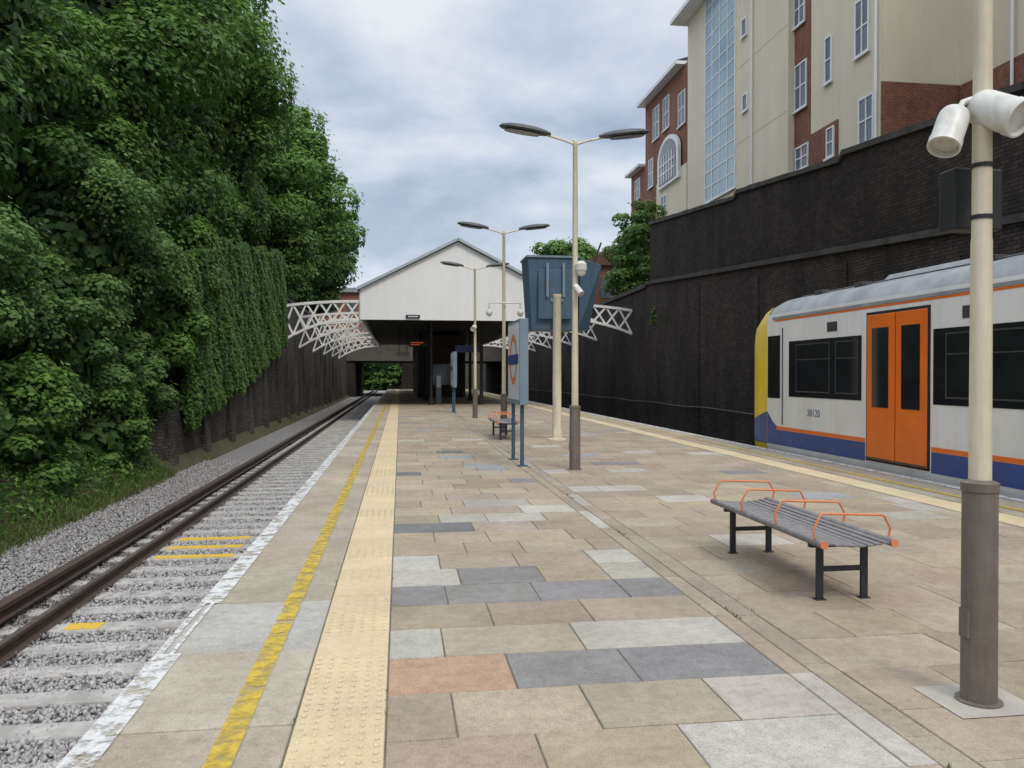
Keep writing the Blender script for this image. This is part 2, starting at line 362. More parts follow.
# ================================================================= TRACKS
SLG='pale concrete sleepers under the left-hand track'
def rail(name,label,x,z0,y0,y1,wid=.07,group=None):
    t=thing(name,label,'rail',(x,y0,z0),group)
    p=[(-.07,0),(.07,0),(.07,.015),(.012,.035),(.012,.11),(wid/2,.12),(wid/2,.15),(-wid/2,.15),(-wid/2,.12),(-.012,.11),(-.012,.035),(-.07,.015)]
    MB().prism([(x+a,z0+b_) for a,b_ in p],'y',y0,y1).build('web',M['rail'],t)
    MB().box(x-wid/2+.008,x+wid/2-.008,y0,y1,z0+.1505,z0+.154).build('running_surface',M['railtop'],t)
rail('running_rail','hidden rusty running rail nearest the left platform edge',-1.92,-.87,-10,125)
rail('running_rail','rusty running rail of the left track, the one farther from the platform',-3.42,-.87,-10,125)
t=thing('conductor_rail','raised rusty conductor rail outside the left track beside the ballast','rail',(-3.88,-10,-.8))
MB().prism([(-3.88+a,-.80+b_) for a,b_ in[(-.07,0),(.07,0),(.07,.02),(.035,.03),(.035,.1),(.06,.11),(.06,.16),(-.06,.16),(-.06,.11),(-.035,.1),(-.035,.03),(-.07,.02)]],'y',-10,125).build('web',M['rail'],t)
for i in range(14):
    y=3.2+i*2.6; MB().lathe((-3.88,y,-.9),[(.07,0),(.06,.03),(.045,.04),(.06,.06),(.04,.08),(.04,.1)],10).build('insulator',M['coping'],t)
rail('running_rail','running rail of the right track nearest the island platform',8.68,-.87,-10,125)
rail('running_rail','running rail of the right track beside the tall dark wall',10.18,-.87,-10,125)
t=thing('conductor_rail','conductor rail of the right track close to the dark wall','rail',(10.7,-10,-.8))
MB().box(10.65,10.75,-10,125,-.8,-.66).build('web',M['rail'],t)
sl0=None
def sleeper_mb(y):
    p=[(-.15,-.98),(.15,-.98),(.125,-.858),(-.125,-.858)]
    return MB().prism([(y+a,b_) for a,b_ in p],'x',-3.92,-1.42)
for i in range(105):
    y=2.3+i*.6
    if sl0 is None:
        o=sleeper_mb(y).build('sleeper',M['sleeper'],None,loc=(-2.67,y,-.95),bevel=.01); sl0=o
    else:
        o=sl0.copy(); C.objects.link(o); o.location=(-2.67+random.uniform(-.02,.02),y+random.uniform(-.015,.015),-.95+random.uniform(-.010,.002))
    fin(o,'pale concrete sleeper lying in the grey ballast of the left track','sleeper',SLG)
    j=None
    if i in(15,16,17): j=(-3.28,-2.25); lab='concrete sleeper with a long yellow bar, %s of the three painted ones together'%(('nearest','middle','farthest')[i-15])
    if i==10: j=(-3.22,-2.9); lab='concrete sleeper with one short yellow mark near the rusty rail'
    if j:
        del o['group']; o['label']=lab; o.location=(-2.67,y,-.95); ORG[o.name]=Vector((-2.67,y,-.95))
        MB().box(j[0],j[1],y-.10,y+.10,-.857,-.853).build('yellow_mark',M['yellow_sl'],o)
# ================================================================= PLATFORM
mb=MB(); mb.prism([(-1.36,-.04),(-1.36,-.14),(-1.26,-.18),(-1.26,-1.0),(7.77,-1.0),(7.77,-.18),(7.87,-.14),(7.87,-.04)],'y',-12,110)
fin(mb.build('platform_body',M['platside']),kind='structure')
fin(MB().add([(-1.36,-12,-.009),(7.87,-12,-.009),(7.87,110,-.009),(-1.36,110,-.009)],[(0,1,2,3)]).build('platform_bedding',M['joint']),kind='structure')
SV=[];SF=[];SC=[]
def slab(x0,x1,y0,y1,col,g=.004,th=.03,dz=None):
    z=random.uniform(-.0022,.0014) if dz is None else dz; x0+=g;x1-=g;y0+=g;y1-=g; e=.004; n=len(SV)
    zz=[z+random.uniform(-.0008,.0008) for _ in range(4)]
    SV.extend([(x0+e,y0+e,zz[0]),(x1-e,y0+e,zz[1]),(x1-e,y1-e,zz[2]),(x0+e,y1-e,zz[3]),(x0,y0,z-e),(x1,y0,z-e),(x1,y1,z-e),(x0,y1,z-e),(x0,y0,z-th),(x1,y0,z-th),(x1,y1,z-th),(x0,y1,z-th)])
    for f in((0,1,2,3),(4,5,1,0),(5,6,2,1),(6,7,3,2),(7,4,0,3),(8,9,5,4),(9,10,6,5),(10,11,7,6),(11,8,4,7)):
        SF.append(tuple(i+n for i in f)); SC.append(col)
BUFF=[(.435,.365,.270),(.405,.342,.255),(.46,.39,.292),(.385,.325,.247),(.445,.378,.283),(.415,.355,.272),(.425,.372,.292)]
GREY=(.285,.28,.275); DGREY=(.205,.21,.215); PALE=(.52,.495,.445); PBLUE=(.37,.385,.40); RED=(.46,.32,.225)
hits=[(445,673,RED),(555,672,GREY),(680,672,GREY),(510,578,GREY),(420,594,GREY),(490,594,GREY),(580,594,GREY),(680,594,GREY),(430,577,PALE),(430,562,PALE),
 (640,562,PALE),(730,640,PALE),(820,707,PALE),(405,640,PALE),(440,640,PALE),(422,526,DGREY),(420,475,DGREY),(540,518,PALE),(590,518,PALE),(570,497,PALE),(600,490,PALE),(525,463,PBLUE),(500,467,PBLUE),(470,466,PBLUE),
 (900,745,PALE),(850,748,PALE),(615,489,PALE),(445,452,DGREY),(545,447,PALE),(470,440,PALE),(420,430,PBLUE),(520,479,GREY),(600,465,GREY),(640,470,PALE),(560,505,PALE)]
hits=[(*G(a,b_),c) for a,b_,c in hits]
def jit(c,a=.06):
    k=random.uniform(1-a,1+a); return tuple(v*k*random.uniform(.98,1.02) for v in c)
def zone(x0,x1,y0,y1,row,wid,pal,special=.0,ph=0):
    y=y0;i=0
    while y<y1:
        r=row; x=x0; first=True
        while x<x1-.02:
            w_=wid*random.choice((.8,1,1,1,1.25)) if wid else x1-x0
            if first and wid: w_*= (.6 if i%2 else 1); first=False
            xe=min(x+w_,x1); 
            if (x1-xe<wid*.35 if wid else False): xe=x1
            c=random.choice(pal)
            if random.random()<special: c=random.choice([PALE,GREY,PALE,PBLUE,(.45,.42,.37)])
            for hx,hy,hc in hits:
                if x<=hx<xe and y<=hy<y+r: c=hc
            slab(x,xe,y,y+r,jit(c)); x=xe
        y+=r;i+=1
zone(-.065,2.06,-2.15,90,.515,.66,BUFF,.06)
zone(2.36,6.46,-2.15,90,.515,.68,BUFF,.06)
zone(2.06,2.20,-2.15,90,1.03,0,[(.42,.36,.28),(.40,.345,.265)]); zone(2.20,2.36,-2.15,90,.9,0,[(.385,.34,.265),(.405,.355,.28),(.365,.32,.25)])
EDGE=[(.47,.415,.33),(.44,.388,.308),(.48,.43,.35),(.43,.382,.305)]
a=G(255,652)[1]; b_=G(255,603)[1]; LE=b_-a
def edge(x0,x1,L):
    y=a-L*8
    while y<90:
        ye=y+L; c=random.choice(EDGE)
        if x0<0 and abs(y-a)<.02: c=(.485,.475,.445)
        slab(x0,x1,y,ye,jit(c,.06),.004); y=ye
edge(-1.39,-.485,LE); edge(6.96,7.90,.92)
me=bpy.data.meshes.new('platform_paving'); me.from_pydata(SV,[],SF); at=me.attributes.new('col','FLOAT_COLOR','FACE')
at.data.foreach_set('color',np.array([(*c,1) for c in SC],dtype=np.float32).ravel()); me.materials.append(M['pave'])
o=bpy.data.objects.new('platform_paving',me); C.objects.link(o); fin(o,kind='structure')
SV=[];SF=[];SC=[]
def tactile(x0,x1,ymax):
    y=-1.6
    while y<90:
        c=jit((.63,.52,.34),.045)
        slab(x0,x1,y,y+.415,c,.002)
        if 1.5<y<ymax:
            for i in range(6):
                for j in range(6):
                    cx_=x0+.035+(x1-x0-.07)*(i)/5; cy_=y+.035+.069*j; n=len(SV); k=8
                    for rr,zz in((.014,.0),(.009,.0045)):
                        for q in range(k): SV.append((cx_+rr*math.cos(q*math.pi/4),cy_+rr*math.sin(q*math.pi/4),zz))
                    for q in range(k): SF.append((n+q,n+(q+1)%k,n+k+(q+1)%k,n+k+q)); SC.append(c)
                    SF.append(tuple(range(n+k,n+2*k))); SC.append(tuple(v*1.08 for v in c))
        y+=.415
tactile(-.482,-.068,17); tactile(6.50,6.92,6)
me=bpy.data.meshes.new('tactile_paving'); me.from_pydata(SV,[],SF); at=me.attributes.new('col','FLOAT_COLOR','FACE')
at.data.foreach_set('color',np.array([(*c,1) for c in SC],dtype=np.float32).ravel()); me.materials.append(M['tact'])
o=bpy.data.objects.new('tactile_paving',me); C.objects.link(o); fin(o,kind='structure')
def sheet(x0,x1,y0,y1,z,name,mat):
    o=MB().add([(x0,y0,z),(x1,y0,z),(x1,y1,z),(x0,y1,z)],[(0,1,2,3)]).build(name,mat); fin(o,kind='structure'); return o
sheet(-.80,-.685,-2,90,.006,'yellow_platform_line',M['yellow'])
sheet(7.20,7.31,-2,90,.006,'yellow_platform_line',M['yellow'])
sheet(-1.388,-1.24,-2,a,.006,'white_platform_edge_line',M['whitepaint'])
sheet(-1.388,-1.345,a,b_,.006,'white_platform_edge_line',M['whitepaint'])
sheet(-1.31,-1.285,a,b_,.006,'white_platform_edge_line',M['whitepaint'])
sheet(-1.388,-1.24,b_,90,.006,'white_platform_edge_line',M['whitepaint'])
sheet(7.74,7.898,-2,90,.006,'white_platform_edge_line',M['whitepaint'])
n=1400; Yw=2.5+RNG.random(n)**1.5*16; Xw=np.where(RNG.random(n)<.6,2.205+RNG.normal(0,.006,n),RNG.choice([-.065,2.06,2.36,-.485],n)); keep=(np.sin(Yw*2.3+Xw)+np.sin(Yw*5.1))>.9
Xw=Xw[keep];Yw=Yw[keep];n=len(Xw); P=np.stack([Xw,Yw,np.full(n,.002)],1); a_=RNG.uniform(0,6.28,n); wv=np.stack([np.cos(a_),np.sin(a_),0*a_],1)*.004
tip=P+np.stack([RNG.normal(0,.012,n),RNG.normal(0,.012,n),RNG.uniform(.008,.03,n)],1)
o=fastmesh('joint_weeds',np.stack([P-wv,P+wv,tip],1).reshape(-1,3),3,M['grassm'],np.clip(RNG.normal(.4,.2,n),0,1),[[0,1,2]]); fin(o,'tiny weeds and moss growing in the paving joints','weeds',kind='stuff')
# ================================================================= LEFT RETAINING WALL
t=thing('retaining_wall','weathered brick retaining wall with shallow buttresses along the left track','wall',(-5.9,40,-.95))
wt=[(20.8,-.95),(20.8,.4),(24,1.2),(24.3,4.4),(30,5.4),(39.5,7.0),(40.2,7.0),(40.3,5.5),(90,5.5),(90,-.95)]
MB().prism(wt,'x',-6.6,-5.85).build('wall_face',M['wallmid'],t)
for i,y in enumerate([21.2+3.6*k for k in range(18)]):
    zt=min(3.0,.2+(y-20)*.17) if y<38 else 3.6
    mb=MB(); mb.add([(-5.85,y,-.95),(-5.66,y,-.95),(-5.66,y+.6,-.95),(-5.85,y+.6,-.95),(-5.85,y,zt),(-5.82,y,zt),(-5.82,y+.6,zt),(-5.85,y+.6,zt)],[(3,2,1,0),(4,5,6,7),(0,1,5,4),(1,2,6,5),(2,3,7,6),(3,0,4,7)])
    mb.build('buttress',M['wallmid'],t)
MB().prism([(40.35,5.502),(90,5.502),(90,5.65),(40.35,5.65)],'x',-6.65,-5.78).build('coping',M['coping'],t)
n=96000; Y=RNG.uniform(22.4,40.3,n); low=np.interp(Y,[22.4,25,30,35,40],[.1,.55,1.2,2.0,2.9])+.10*np.sin(Y*2.1)+.06*np.sin(Y*5.3)+.05*np.sin(Y*11); top=np.interp(Y,[22.4,26,40],[4.7,5.8,7.5])+.12*np.sin(Y*1.7)
U=RNG.random(n); Z=low+(top-low)*U
X=-5.76+.26*RNG.random(n)+.07*np.sin(Y*1.3+Z*1.4)+.05*np.sin(Y*2.9-Z*2.3)+.04*np.sin(Y*7+Z*5)
N=np.stack([np.ones(n),-RNG.random(n)*.7,RNG.random(n)*1.0],1)+unit(n)*.45
tt=np.clip(.48+.10*np.sin(Y*1.9+Z*2.2)+.08*np.sin(Y*4.1-Z*3.7)+RNG.normal(0,.18,n),0,1)
o=fastmesh('ivy',leafverts(np.stack([X,Y,Z],1)-np.array([-5.8,31,3]),N,.11*RNG.uniform(.6,1.4,n),.8),4,M['ivy'],tt,QUAD); o.location=(-5.8,31,3)
fin(o,'dense ivy mat covering the left retaining wall before the lattice brackets','ivy')
# ================================================================= RIGHT WALL
t=thing('retaining_wall','tall sooty black brick retaining wall with sloping ledge behind the train','wall',(12.4,20,-.95))
lb=lambda y:4.7+(y-16.1)*.0605
MB().prism([(-14,-.95),(-14,lb(-14)),(38,lb(38)),(38,-.95)],'x',12.0,13.4).build('lower_wall',M['walldark'],t)
MB().prism([(-14,lb(-14)+.001),(-14,lb(-14)+.16),(38.05,lb(38)+.16),(38.05,lb(38)+.001)],'x',11.90,13.3).build('ledge',M['coping'],t)
tp=[onX(p_,q_,12.1) for p_,q_ in((1024,90),(952,112),(949,121),(842,156),(839,163),(737,194),(734,200),(655,222))]
tp=[(-14,5.2),(8,6.4)]+[(max(p[0],0),p[1]) for p in tp]
tp=sorted(tp); tp[-1]=(37.9,tp[-1][1])
MB().prism([(-14,lb(-14)+.165)]+tp+[(37.9,lb(37.9)+.165)],'x',12.12,12.75).build('parapet',M['wallpara'],t)
mb=MB()
for p,q in zip(tp[:-1],tp[1:]):
    L=int(max(1,(q[0]-p[0])/.9))
    for k in range(L):
        a0=p[0]+(q[0]-p[0])*k/L; a1=p[0]+(q[0]-p[0])*(k+1)/L-.012; h0=p[1]+(q[1]-p[1])*k/L; h1=p[1]+(q[1]-p[1])*(k+1)/L; dz=random.uniform(-.01,.012)
        mb.prism([(a0,h0+.002),(a1,h1+.002),(a1,h1+.15+dz),(a0,h0+.15+dz)],'x',12.04,12.85)
mb.build('coping',M['coping'],t)
MB().prism([(38.02,-.95),(38.02,5.9),(60,5.6),(110,5.0),(110,-.95)],'x',12.05,13.2).build('far_wall',M['walldark'],t)
MB().prism([(38.1,5.91),(38.1,6.1),(60,5.8),(110,5.2),(110,5.01),(60,5.61)],'x',11.95,13.3).build('far_coping',M['coping'],t)
for y in (15,20.2,25.6,31): MB().prism([(y,-.95),(y,lb(y)-.3),(y+.9,lb(y)-.3),(y+.9,-.95)],'x',11.96,11.999).build('pilaster',M['walldark'],t)
mb=MB().tube([(11.88,y,.3+.03*math.sin(y*.9)) for y in range(14,100,2)],.022,6)
fin(mb.build('cable_run',M['lamp'],loc=(11.88,40,.4)),'grey lineside cable strung low along the dark right wall','cable')
# ================================================================= STATION CANOPY
CX0,CX1,CA=-1.95,7.75,2.9; Y0,Y1=40.3,84
t=thing('station_canopy','white gabled platform canopy spanning the island platform','canopy',(2.9,40.3,0))
g=[(CX0,4.35),(CX1,4.35),(CX1,5.85),(CA,8.3),(CX0,5.85)]
MB().prism(g,'y',Y0,Y0+.12).build('gable',M['white'],t)
mb=MB()
for i in range(1,12):
    x=CX0+(CX1-CX0)*i/12; zt=8.3-abs(x-CA)*(2.45/4.85)
    mb.box(x-.006,x+.006,Y0-.008,Y0-.001,4.37,zt-.05)
mb.build('board_joints',pm('board_joint',(.82,.83,.84),(.79,.80,.81),3,.6),t)
mb=MB()
mb.add([(CX0-.15,Y0-.15,5.80),(CA,Y0-.15,8.34),(CA,Y1,8.34),(CX0-.15,Y1,5.80),(CX0-.15,Y0-.15,5.95),(CA,Y0-.15,8.49),(CA,Y1,8.49),(CX0-.15,Y1,5.95)],[(0,1,2,3),(4,7,6,5),(0,4,5,1),(2,6,7,3),(3,7,4,0)])
mb.add([(CX1+.15,Y0-.15,5.80),(CA,Y0-.15,8.34),(CA,Y1,8.34),(CX1+.15,Y1,5.80),(CX1+.15,Y0-.15,5.95),(CA,Y0-.15,8.49),(CA,Y1,8.49),(CX1+.15,Y1,5.95)],[(0,3,2,1),(4,5,6,7),(0,1,5,4),(2,3,7,6),(3,0,4,7)])
mb.build('roof',M['rooffelt'],t)
mb=MB(); mb.bar((CX0-.15,Y0-.18,5.86),(CA,Y0-.18,8.42),.06,.13); mb.bar((CX1+.15,Y0-.18,5.86),(CA,Y0-.18,8.42),.06,.13); mb.build('barge_board',pm('barge',(.46,.52,.58),(.40,.46,.52),3,.5),t)
for x in(CX0,CX1): MB().box(x-.06,x+.06,Y0+.13,Y1,4.45,5.8).build('side_valance',M['white'],t)
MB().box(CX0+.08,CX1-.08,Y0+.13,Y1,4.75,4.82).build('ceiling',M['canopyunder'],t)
for y in(43,50,57,64,71,78):
    for x in(1.65,4.35):
        c=MB(); c.lathe((x,y,0),[(.16,0),(.16,.25),(.1,.3),(.08,4.2),(.16,4.5),(.16,4.74)],12); c.build('column',M['navy'],t,True)
sx=(lambda px:( ((px-512)/F*40.0)*CS+40.0*SN))
s=thing('name_plate','small dark name plate at the foot of the white gable','sign',(sx(412),40.28,4.4))
MB().box(sx(406),sx(420),40.22,40.28,4.43,4.60).build('plate',M['dark'],s); MB().box(sx(408),sx(418),40.213,40.219,4.49,4.54).build('pale_strip',M['signwhite'],s)
s=thing('departure_display','hanging train display with orange lit characters under the canopy','display',(1.0,44,3.2))
MB().box(.45,1.55,44,44.2,3.15,3.5).build('case',M['dark'],s); mb=MB()
for k in range(7): mb.box(.6+k*.1,.65+k*.1,43.99,43.997,3.34,3.39)
for k in range(5): mb.box(.6+k*.1,.65+k*.1,43.99,43.997,3.24,3.28)
mb.build('lit_characters',M['led'],s); MB().box(.6,.64,44.08,44.12,3.5,4.74).box(1.36,1.4,44.08,44.12,3.5,4.74).build('hanger',M['dark'],s)
s=thing('platform_building','dark platform building standing under the canopy','building',(3,68,0))
MB().box(1.3,4.7,58,82,0,4.5).build('wall',M['stationdark'],s)
for y in(60,66,72,78): MB().box(1.27,1.299,y,y+1.2,.05,2.4).build('door',M['navy'],s)
for y in(62.5,68.5,74.5): MB().box(1.27,1.299,y,y+1.5,1,2.4).build('window',M['pane'],s)
MB().box(2.2,3.8,57.95,57.999,.9,2.4).build('window',M['pane'],s)
s=thing('vending_machine','pale blue cabinet standing between the canopy columns','cabinet',(1.9,44.6,0))
MB().box(2.0,2.3,45,45.4,0,1.7).build('body',M['blueedge'],s,bevel=.02); MB().box(2.03,2.27,44.985,44.998,.9,1.55).build('front_panel',M['signwhite'],s)
def hang(label,x,y,w_,z0,z1,mat):
    s=thing('hanging_sign',label,'sign',(x,y,z0)); MB().box(x-w_/2,x+w_/2,y,y+.08,z0,z1).build('panel',M[mat],s); MB().box(x-w_*.3-.02,x-w_*.3+.02,y+.02,y+.06,z1,4.74).box(x+w_*.3-.02,x+w_*.3+.02,y+.02,y+.06,z1,4.74).build('hanger',M['dark'],s)
hang('plain dark blue sign hanging under the middle of the canopy',3.9,46,1.5,2.9,3.3,'signblue'); hang('small pale sign hanging deep under the canopy',.2,52,.8,2.8,3.1,'signwhite')
# lattice brackets
def bracket(xw,xc,y,label,zw,zs):
    t=thing('lattice_bracket',label,'bracket',(xw,y,3.1),None)
    N=6; top=[];bot=[]
    for i in range(N+1):
        u=i/N; x=xw+(xc-xw)*u; zt=4.95+.30*math.sin(u*math.pi*.5)**.8; zb=zw+zs*math.sin(min(1,u*1.15)*math.pi/2)**.9
        top.append((x,y,zt)); bot.append((x,y,zb))
    for nm,L in(('top_chord',top),('bottom_chord',bot)):
        V=[];Fc=[]
        for p in L:
            for sy,sz in((-.07,-.065),(.07,-.065),(.07,.065),(-.07,.065)): V.append((p[0],p[1]+sy,p[2]+sz))
        for i in range(N):
            for k in range(4): Fc.append((i*4+k,i*4+(k+1)%4,(i+1)*4+(k+1)%4,(i+1)*4+k))
        Fc+=[(0,1,2,3),(N*4,N*4+1,N*4+2,N*4+3)]
        MB().add(V,Fc).build(nm,M['truss'],t)
    mb=MB()
    for i in range(N):
        mb.bar(top[i],bot[i+1],.06,.09); mb.bar(bot[i],top[i+1],.055,.085)
    mb.build('lattice',M['truss'],t)
    return t
def bracketset(xw,xc,side,n,zw,zs,sp_):
    first=None
    for i in range(n):
        y=40.4+i*sp_; lab='white lattice bracket in the row from the %s wall to the canopy'%side
        if i==0: lab='white lattice bracket from the %s wall to the canopy, nearest of its row'%side
        if i==1: lab='white lattice bracket second along the row on the %s wall'%side
        if first is None: first=bracket(xw,xc,y,lab,zw,zs); o=first
        else: o=dup(first,(xw,y,3.1),lab)
        if i>1: o['group']='lattice brackets farther along the %s wall'%side
bracketset(-5.82,-2.02,'left',6,3.2,1.15,7.5); bracketset(11.95,7.82,'right',6,3.75,.75,7.5)
t=thing('road_bridge','dark brick road bridge crossing the tracks beyond the canopy','bridge',(3,96,-.95))
MB().box(-14,16,92,112,3.2,5.3).build('deck',M['stationdark'],t)
MB().box(-14,16,91.8,92.1,5.31,6.6).build('parapet',M['brickred'],t)
MB().box(-14,-5.0,92.2,111.8,-1,3.19).build('abutment',M['walldark'],t); MB().box(11.9,16,92.2,111.8,-1,3.19).build('abutment',M['walldark'],t); MB().box(.2,5,92.2,111.8,-1,3.19).build('pier',M['walldark'],t)
t=thing('entrance_building','small red brick building with flat grey roof above the left brackets','building',(-5,98,5.3))
MB().box(-10,-2.0,93,101,5.31,11).build('wall',M['brickred'],t); MB().box(-10.4,-1.6,92.6,101.4,11.01,11.5).build('roof',M['rooffelt'],t)
for x in(-8.5,-6,-3.8): MB().box(x,x+1.1,92.95,92.999,8.3,9.8).build('window',M['pane'],t)
# ================================================================= APARTMENTS
AP=thing('apartment_building','cream rendered and red brick apartment block above the black wall','building',(19,36,6))
def yx(px,X): return onX(px,300,X)[0]
def facade(name,X,pl,pr,z0,z1,mat,depth=6,x1=None):
    ya,yb=yx(pr,X),yx(pl,X); return MB().box(X,X+depth,ya,yb,z0,z1).build(name,M[mat],AP)
def win(X,pl,pr,yt,yb,bars=(1,1),par=None,glass='pane'):
    pmid=(pl+pr)/2; Ya=yx(pr,X);Yb=yx(pl,X); z1=onX(pmid,yt,X)[1]; z0=onX(pmid,yb,X)[1]
    f=MB(); w=.07; xo=X-.06
    f.box(xo,X-.001,Ya,Ya+w,z0,z1); f.box(xo,X-.001,Yb-w,Yb,z0,z1); f.box(xo,X-.001,Ya+w,Yb-w,z0,z0+w); f.box(xo,X-.001,Ya+w,Yb-w,z1-w,z1)
    nx,nz=bars
    for i in range(1,nx+1):
        y=Ya+(Yb-Ya)*i/(nx+1); f.box(xo+.005,X-.001,y-.03,y+.03,z0+w,z1-w)
    for i in range(1,nz+1):
        z=z0+(z1-z0)*i/(nz+1); f.box(xo+.008,X-.001,Ya+w,Yb-w,z-.03,z+.03)
    f.box(xo-.06,xo,Ya-.08,Yb+.08,z0-.08,z0-.002)
    W=f.build('window',M['upvc'],AP); MB().box(X-.025,X-.003,Ya+w,Yb-w,z0+w,z1-w).build('pane',M[glass],W)
facade('far_brick_wall',18.6,631,646,5,17.6,'brickred',5.9)
facade('left_brick_wall',18.0,645,688,5,21.4,'brickred',5.8)
facade('left_cream_panel',17.9,656,686,5,15.0,'render_',.09)
facade('tower_wall',17.0,687,787,5,22.6,'render_')
facade('recessed_brick_wall',17.3,787,810,5,26,'brickred',5.5)
Yr=yx(880,17.0); Xf=20.0
MB().box(17.0,19.9,Yr,yx(809.9,17.0),5,27).build('main_wall',M['render_'],AP)
facade('main_brick_panel',16.94,808.5,836,5,11.6,'brickred',.05)
MB().box(17.03,Xf+.3,Yr-.04,Yr-.002,12.05,26.9).build('return_wall',M['render_'],AP); MB().box(16.97,Xf+.3,Yr-.08,Yr-.003,5,12.04).build('return_brick',M['brickred'],AP)
MB().box(Xf,Xf+8,-5,Yr-.041,12.02,26.8).build('near_wall',M['render_'],AP); MB().box(Xf-.04,Xf+7.9,-4.9,Yr-.1,5,12.0).build('near_brick_wall',M['brickred'],AP)
ya,yb=yx(787,17),yx(687,17)
MB().box(16.1,23.2,ya-.4,yb+.6,22.61,22.85).build('roof',M['upvc'],AP); 
MB().box(17.4,24,yx(688,18)+.7,yx(645,18)+.3,21.41,21.62).build('roof',M['upvc'],AP)
MB().prism([(17.4,21.63),(24,21.63),(21,22.8)],'y',yx(688,18)+.7,yx(645,18)+.3).build('slate_roof',M['roofdark'],AP)
MB().box(18.1,24.2,yx(646,18.6)+.5,yx(631,18.6)+.3,17.61,17.8).build('roof',M['upvc'],AP)
MB().box(16.2,24,Yr-.5,ya-.5,27.01,27.4).build('roof',M['upvc'],AP)
win(17.0,705,735,-20,196,(3,13),None,'skyglass')
Yc=(yx(661,18)+yx(682,18))/2
zb,zt=onX(671,184,17.9)[1],onX(671,156,17.9)[1]
wy=(yx(661,17.8)-yx(682,17.8))/2
poly=[(Yc-wy,zb)]+[(Yc+wy*math.cos(math.pi-math.pi*i/16),zt+wy*.65*math.sin(math.pi*i/16)) for i in range(17)]+[(Yc+wy,zb)]
W=MB().prism(poly,'x',17.70,17.895).build('arched_window',M['upvc'],AP)
poly2=[(Yc+(p[0]-Yc)*.80,zb+.2+(p[1]-zb)*.86) for p in poly]; MB().prism(poly2,'x',17.66,17.699).build('pane',M['pane'],W)
mb=MB(); 
for k in(-.5,-.25,0,.25,.5): mb.box(17.62,17.659,Yc+wy*k-.05,Yc+wy*k+.05,zb+.25,zt+.2)
for h_ in(.3,.62): mb.box(17.625,17.658,Yc-wy*.78,Yc+wy*.78,zb+.25+(zt-zb)*h_,zb+.33+(zt-zb)*h_)
mb.build('glazing_bar',M['upvc'],W)
win(18.0,653,659,108,140); win(18.0,663,669,98,130); win(18.0,678,685,93,126); win(18.0,648.5,653,160,188); win(17.9,661,667,196,214)
win(18.6,635,640,180,200)
win(17.3,793,804,-8,27,(1,1)); win(17.3,794,806,64,110,(1,1)); win(17.3,795,808,146,170,(1,1))
win(17.0,824,831,38,84,(0,1)); win(17.0,854,868,0,56,(1,1)); win(17.0,858,873,97,144,(1,1)); win(16.94,826,833.5,128,158,(0,1))
win(17.0,741,746,20,38,(0,0)); win(17.0,742,747,95,112,(0,0))
win(Xf,975,987,-20,24,(1,1)); 
for px in(752,876,1012):
    X=17 if px<900 else Xf-.05; y=yx(px,X); MB().cyl((X-.08,y,6),(X-.08,y,26.7 if px>760 else 22.5),.055,n=8).build('downpipe',M['upvc'],AP)
mb=MB()
for z in(9.5,13.3,17.1,20.9): 
    mb.box(16.992,16.999,ya,yx(736,17),z,z+.02)
mb.build('render_joint',M['rjoint'],AP)
t=thing('brick_house','distant brick house with brown tiled roof behind the right-hand trees','house',(18.5,74,5))
MB().box(16.2,22,70,80,5,11.4).build('wall',M['brickred'],t); MB().prism([(15.8,11.41),(22.4,11.41),(19.1,13.2)],'y',69.6,80.4).build('roof',pm('brown_tiles',(.12,.06,.04),(.08,.045,.03),3,.8),t)
MB().box(17.8,19.2,69.94,69.999,8.5,10.2).build('window',M['pane'],t)
# ================================================================= LAMP POSTS
LX,LY=2.93,13.25
def lamp():
    t=thing('lamp_post','','lamp post',(LX,LY,0),None)
    MB().lathe((LX,LY,0),[(.12,0),(.12,.012),(.093,.016),(.090,1.03),(.097,1.035),(.097,1.075),(.058,1.09)],24).build('base_sleeve',M['sleeve'],t,True)
    MB().lathe((LX,LY,1.05),[(.058,0),(.054,1.2),(.051,1.22),(.040,4.40),(.045,4.41),(.045,4.50),(.02,4.53)],18).build('pole',M['cream'],t,True)
    MB().box(LX-.098,LX-.085,LY-.035,LY+.035,.32,.46).build('access_door',M['sleeve'],t)
    for s in(-1,1):
        MB().tube([(LX,LY,5.48),(LX+s*.2,LY,5.55),(LX+s*.48,LY,5.62)],.02,8).build('arm',M['cream'],t,True)
        mb=MB(); n=14; P=[]
        secs=[(0,.05,.035),(.08,.09,.06),(.25,.14,.085),(.5,.16,.09),(.7,.14,.075),(.82,.09,.05),(.87,.02,.012)]
        for a0,w_,h_ in secs:
            for i in range(n):
                q=2*math.pi*i/n; z=math.sin(q)*h_; z=z if z>0 else z*.45
                P.append((LX+s*(.42+a0),LY+math.cos(q)*w_,5.63+a0*.13+z))
        fs=[(k*n+i,k*n+(i+1)%n,(k+1)*n+(i+1)%n,(k+1)*n+i) for k in range(len(secs)-1) for i in range(n)]+[tuple(range(n)),tuple(range((len(secs)-1)*n,len(secs)*n))]
        hd=mb.add(P,fs).build('lamp_head',M['lamp'],t,True)
        mb=MB(); P=[]
        for a0,w_ in((.2,.08),(.35,.115),(.55,.12),(.7,.1),(.78,.05)):
            for k in(-1,1): P.append((LX+s*(.42+a0),LY+k*w_,5.63+a0*.13-.048))
        mb.add(P,[(2*k,2*k+1,2*k+3,2*k+2) for k in range(4)]).build('lens',M['lens'],hd)
    return t
L2=lamp(); L2['label']='cream lamp post with twin dark heads beside the blue screen housing'
NP=G(977,703)
px0,py0=NP[0]+.02,NP[1]
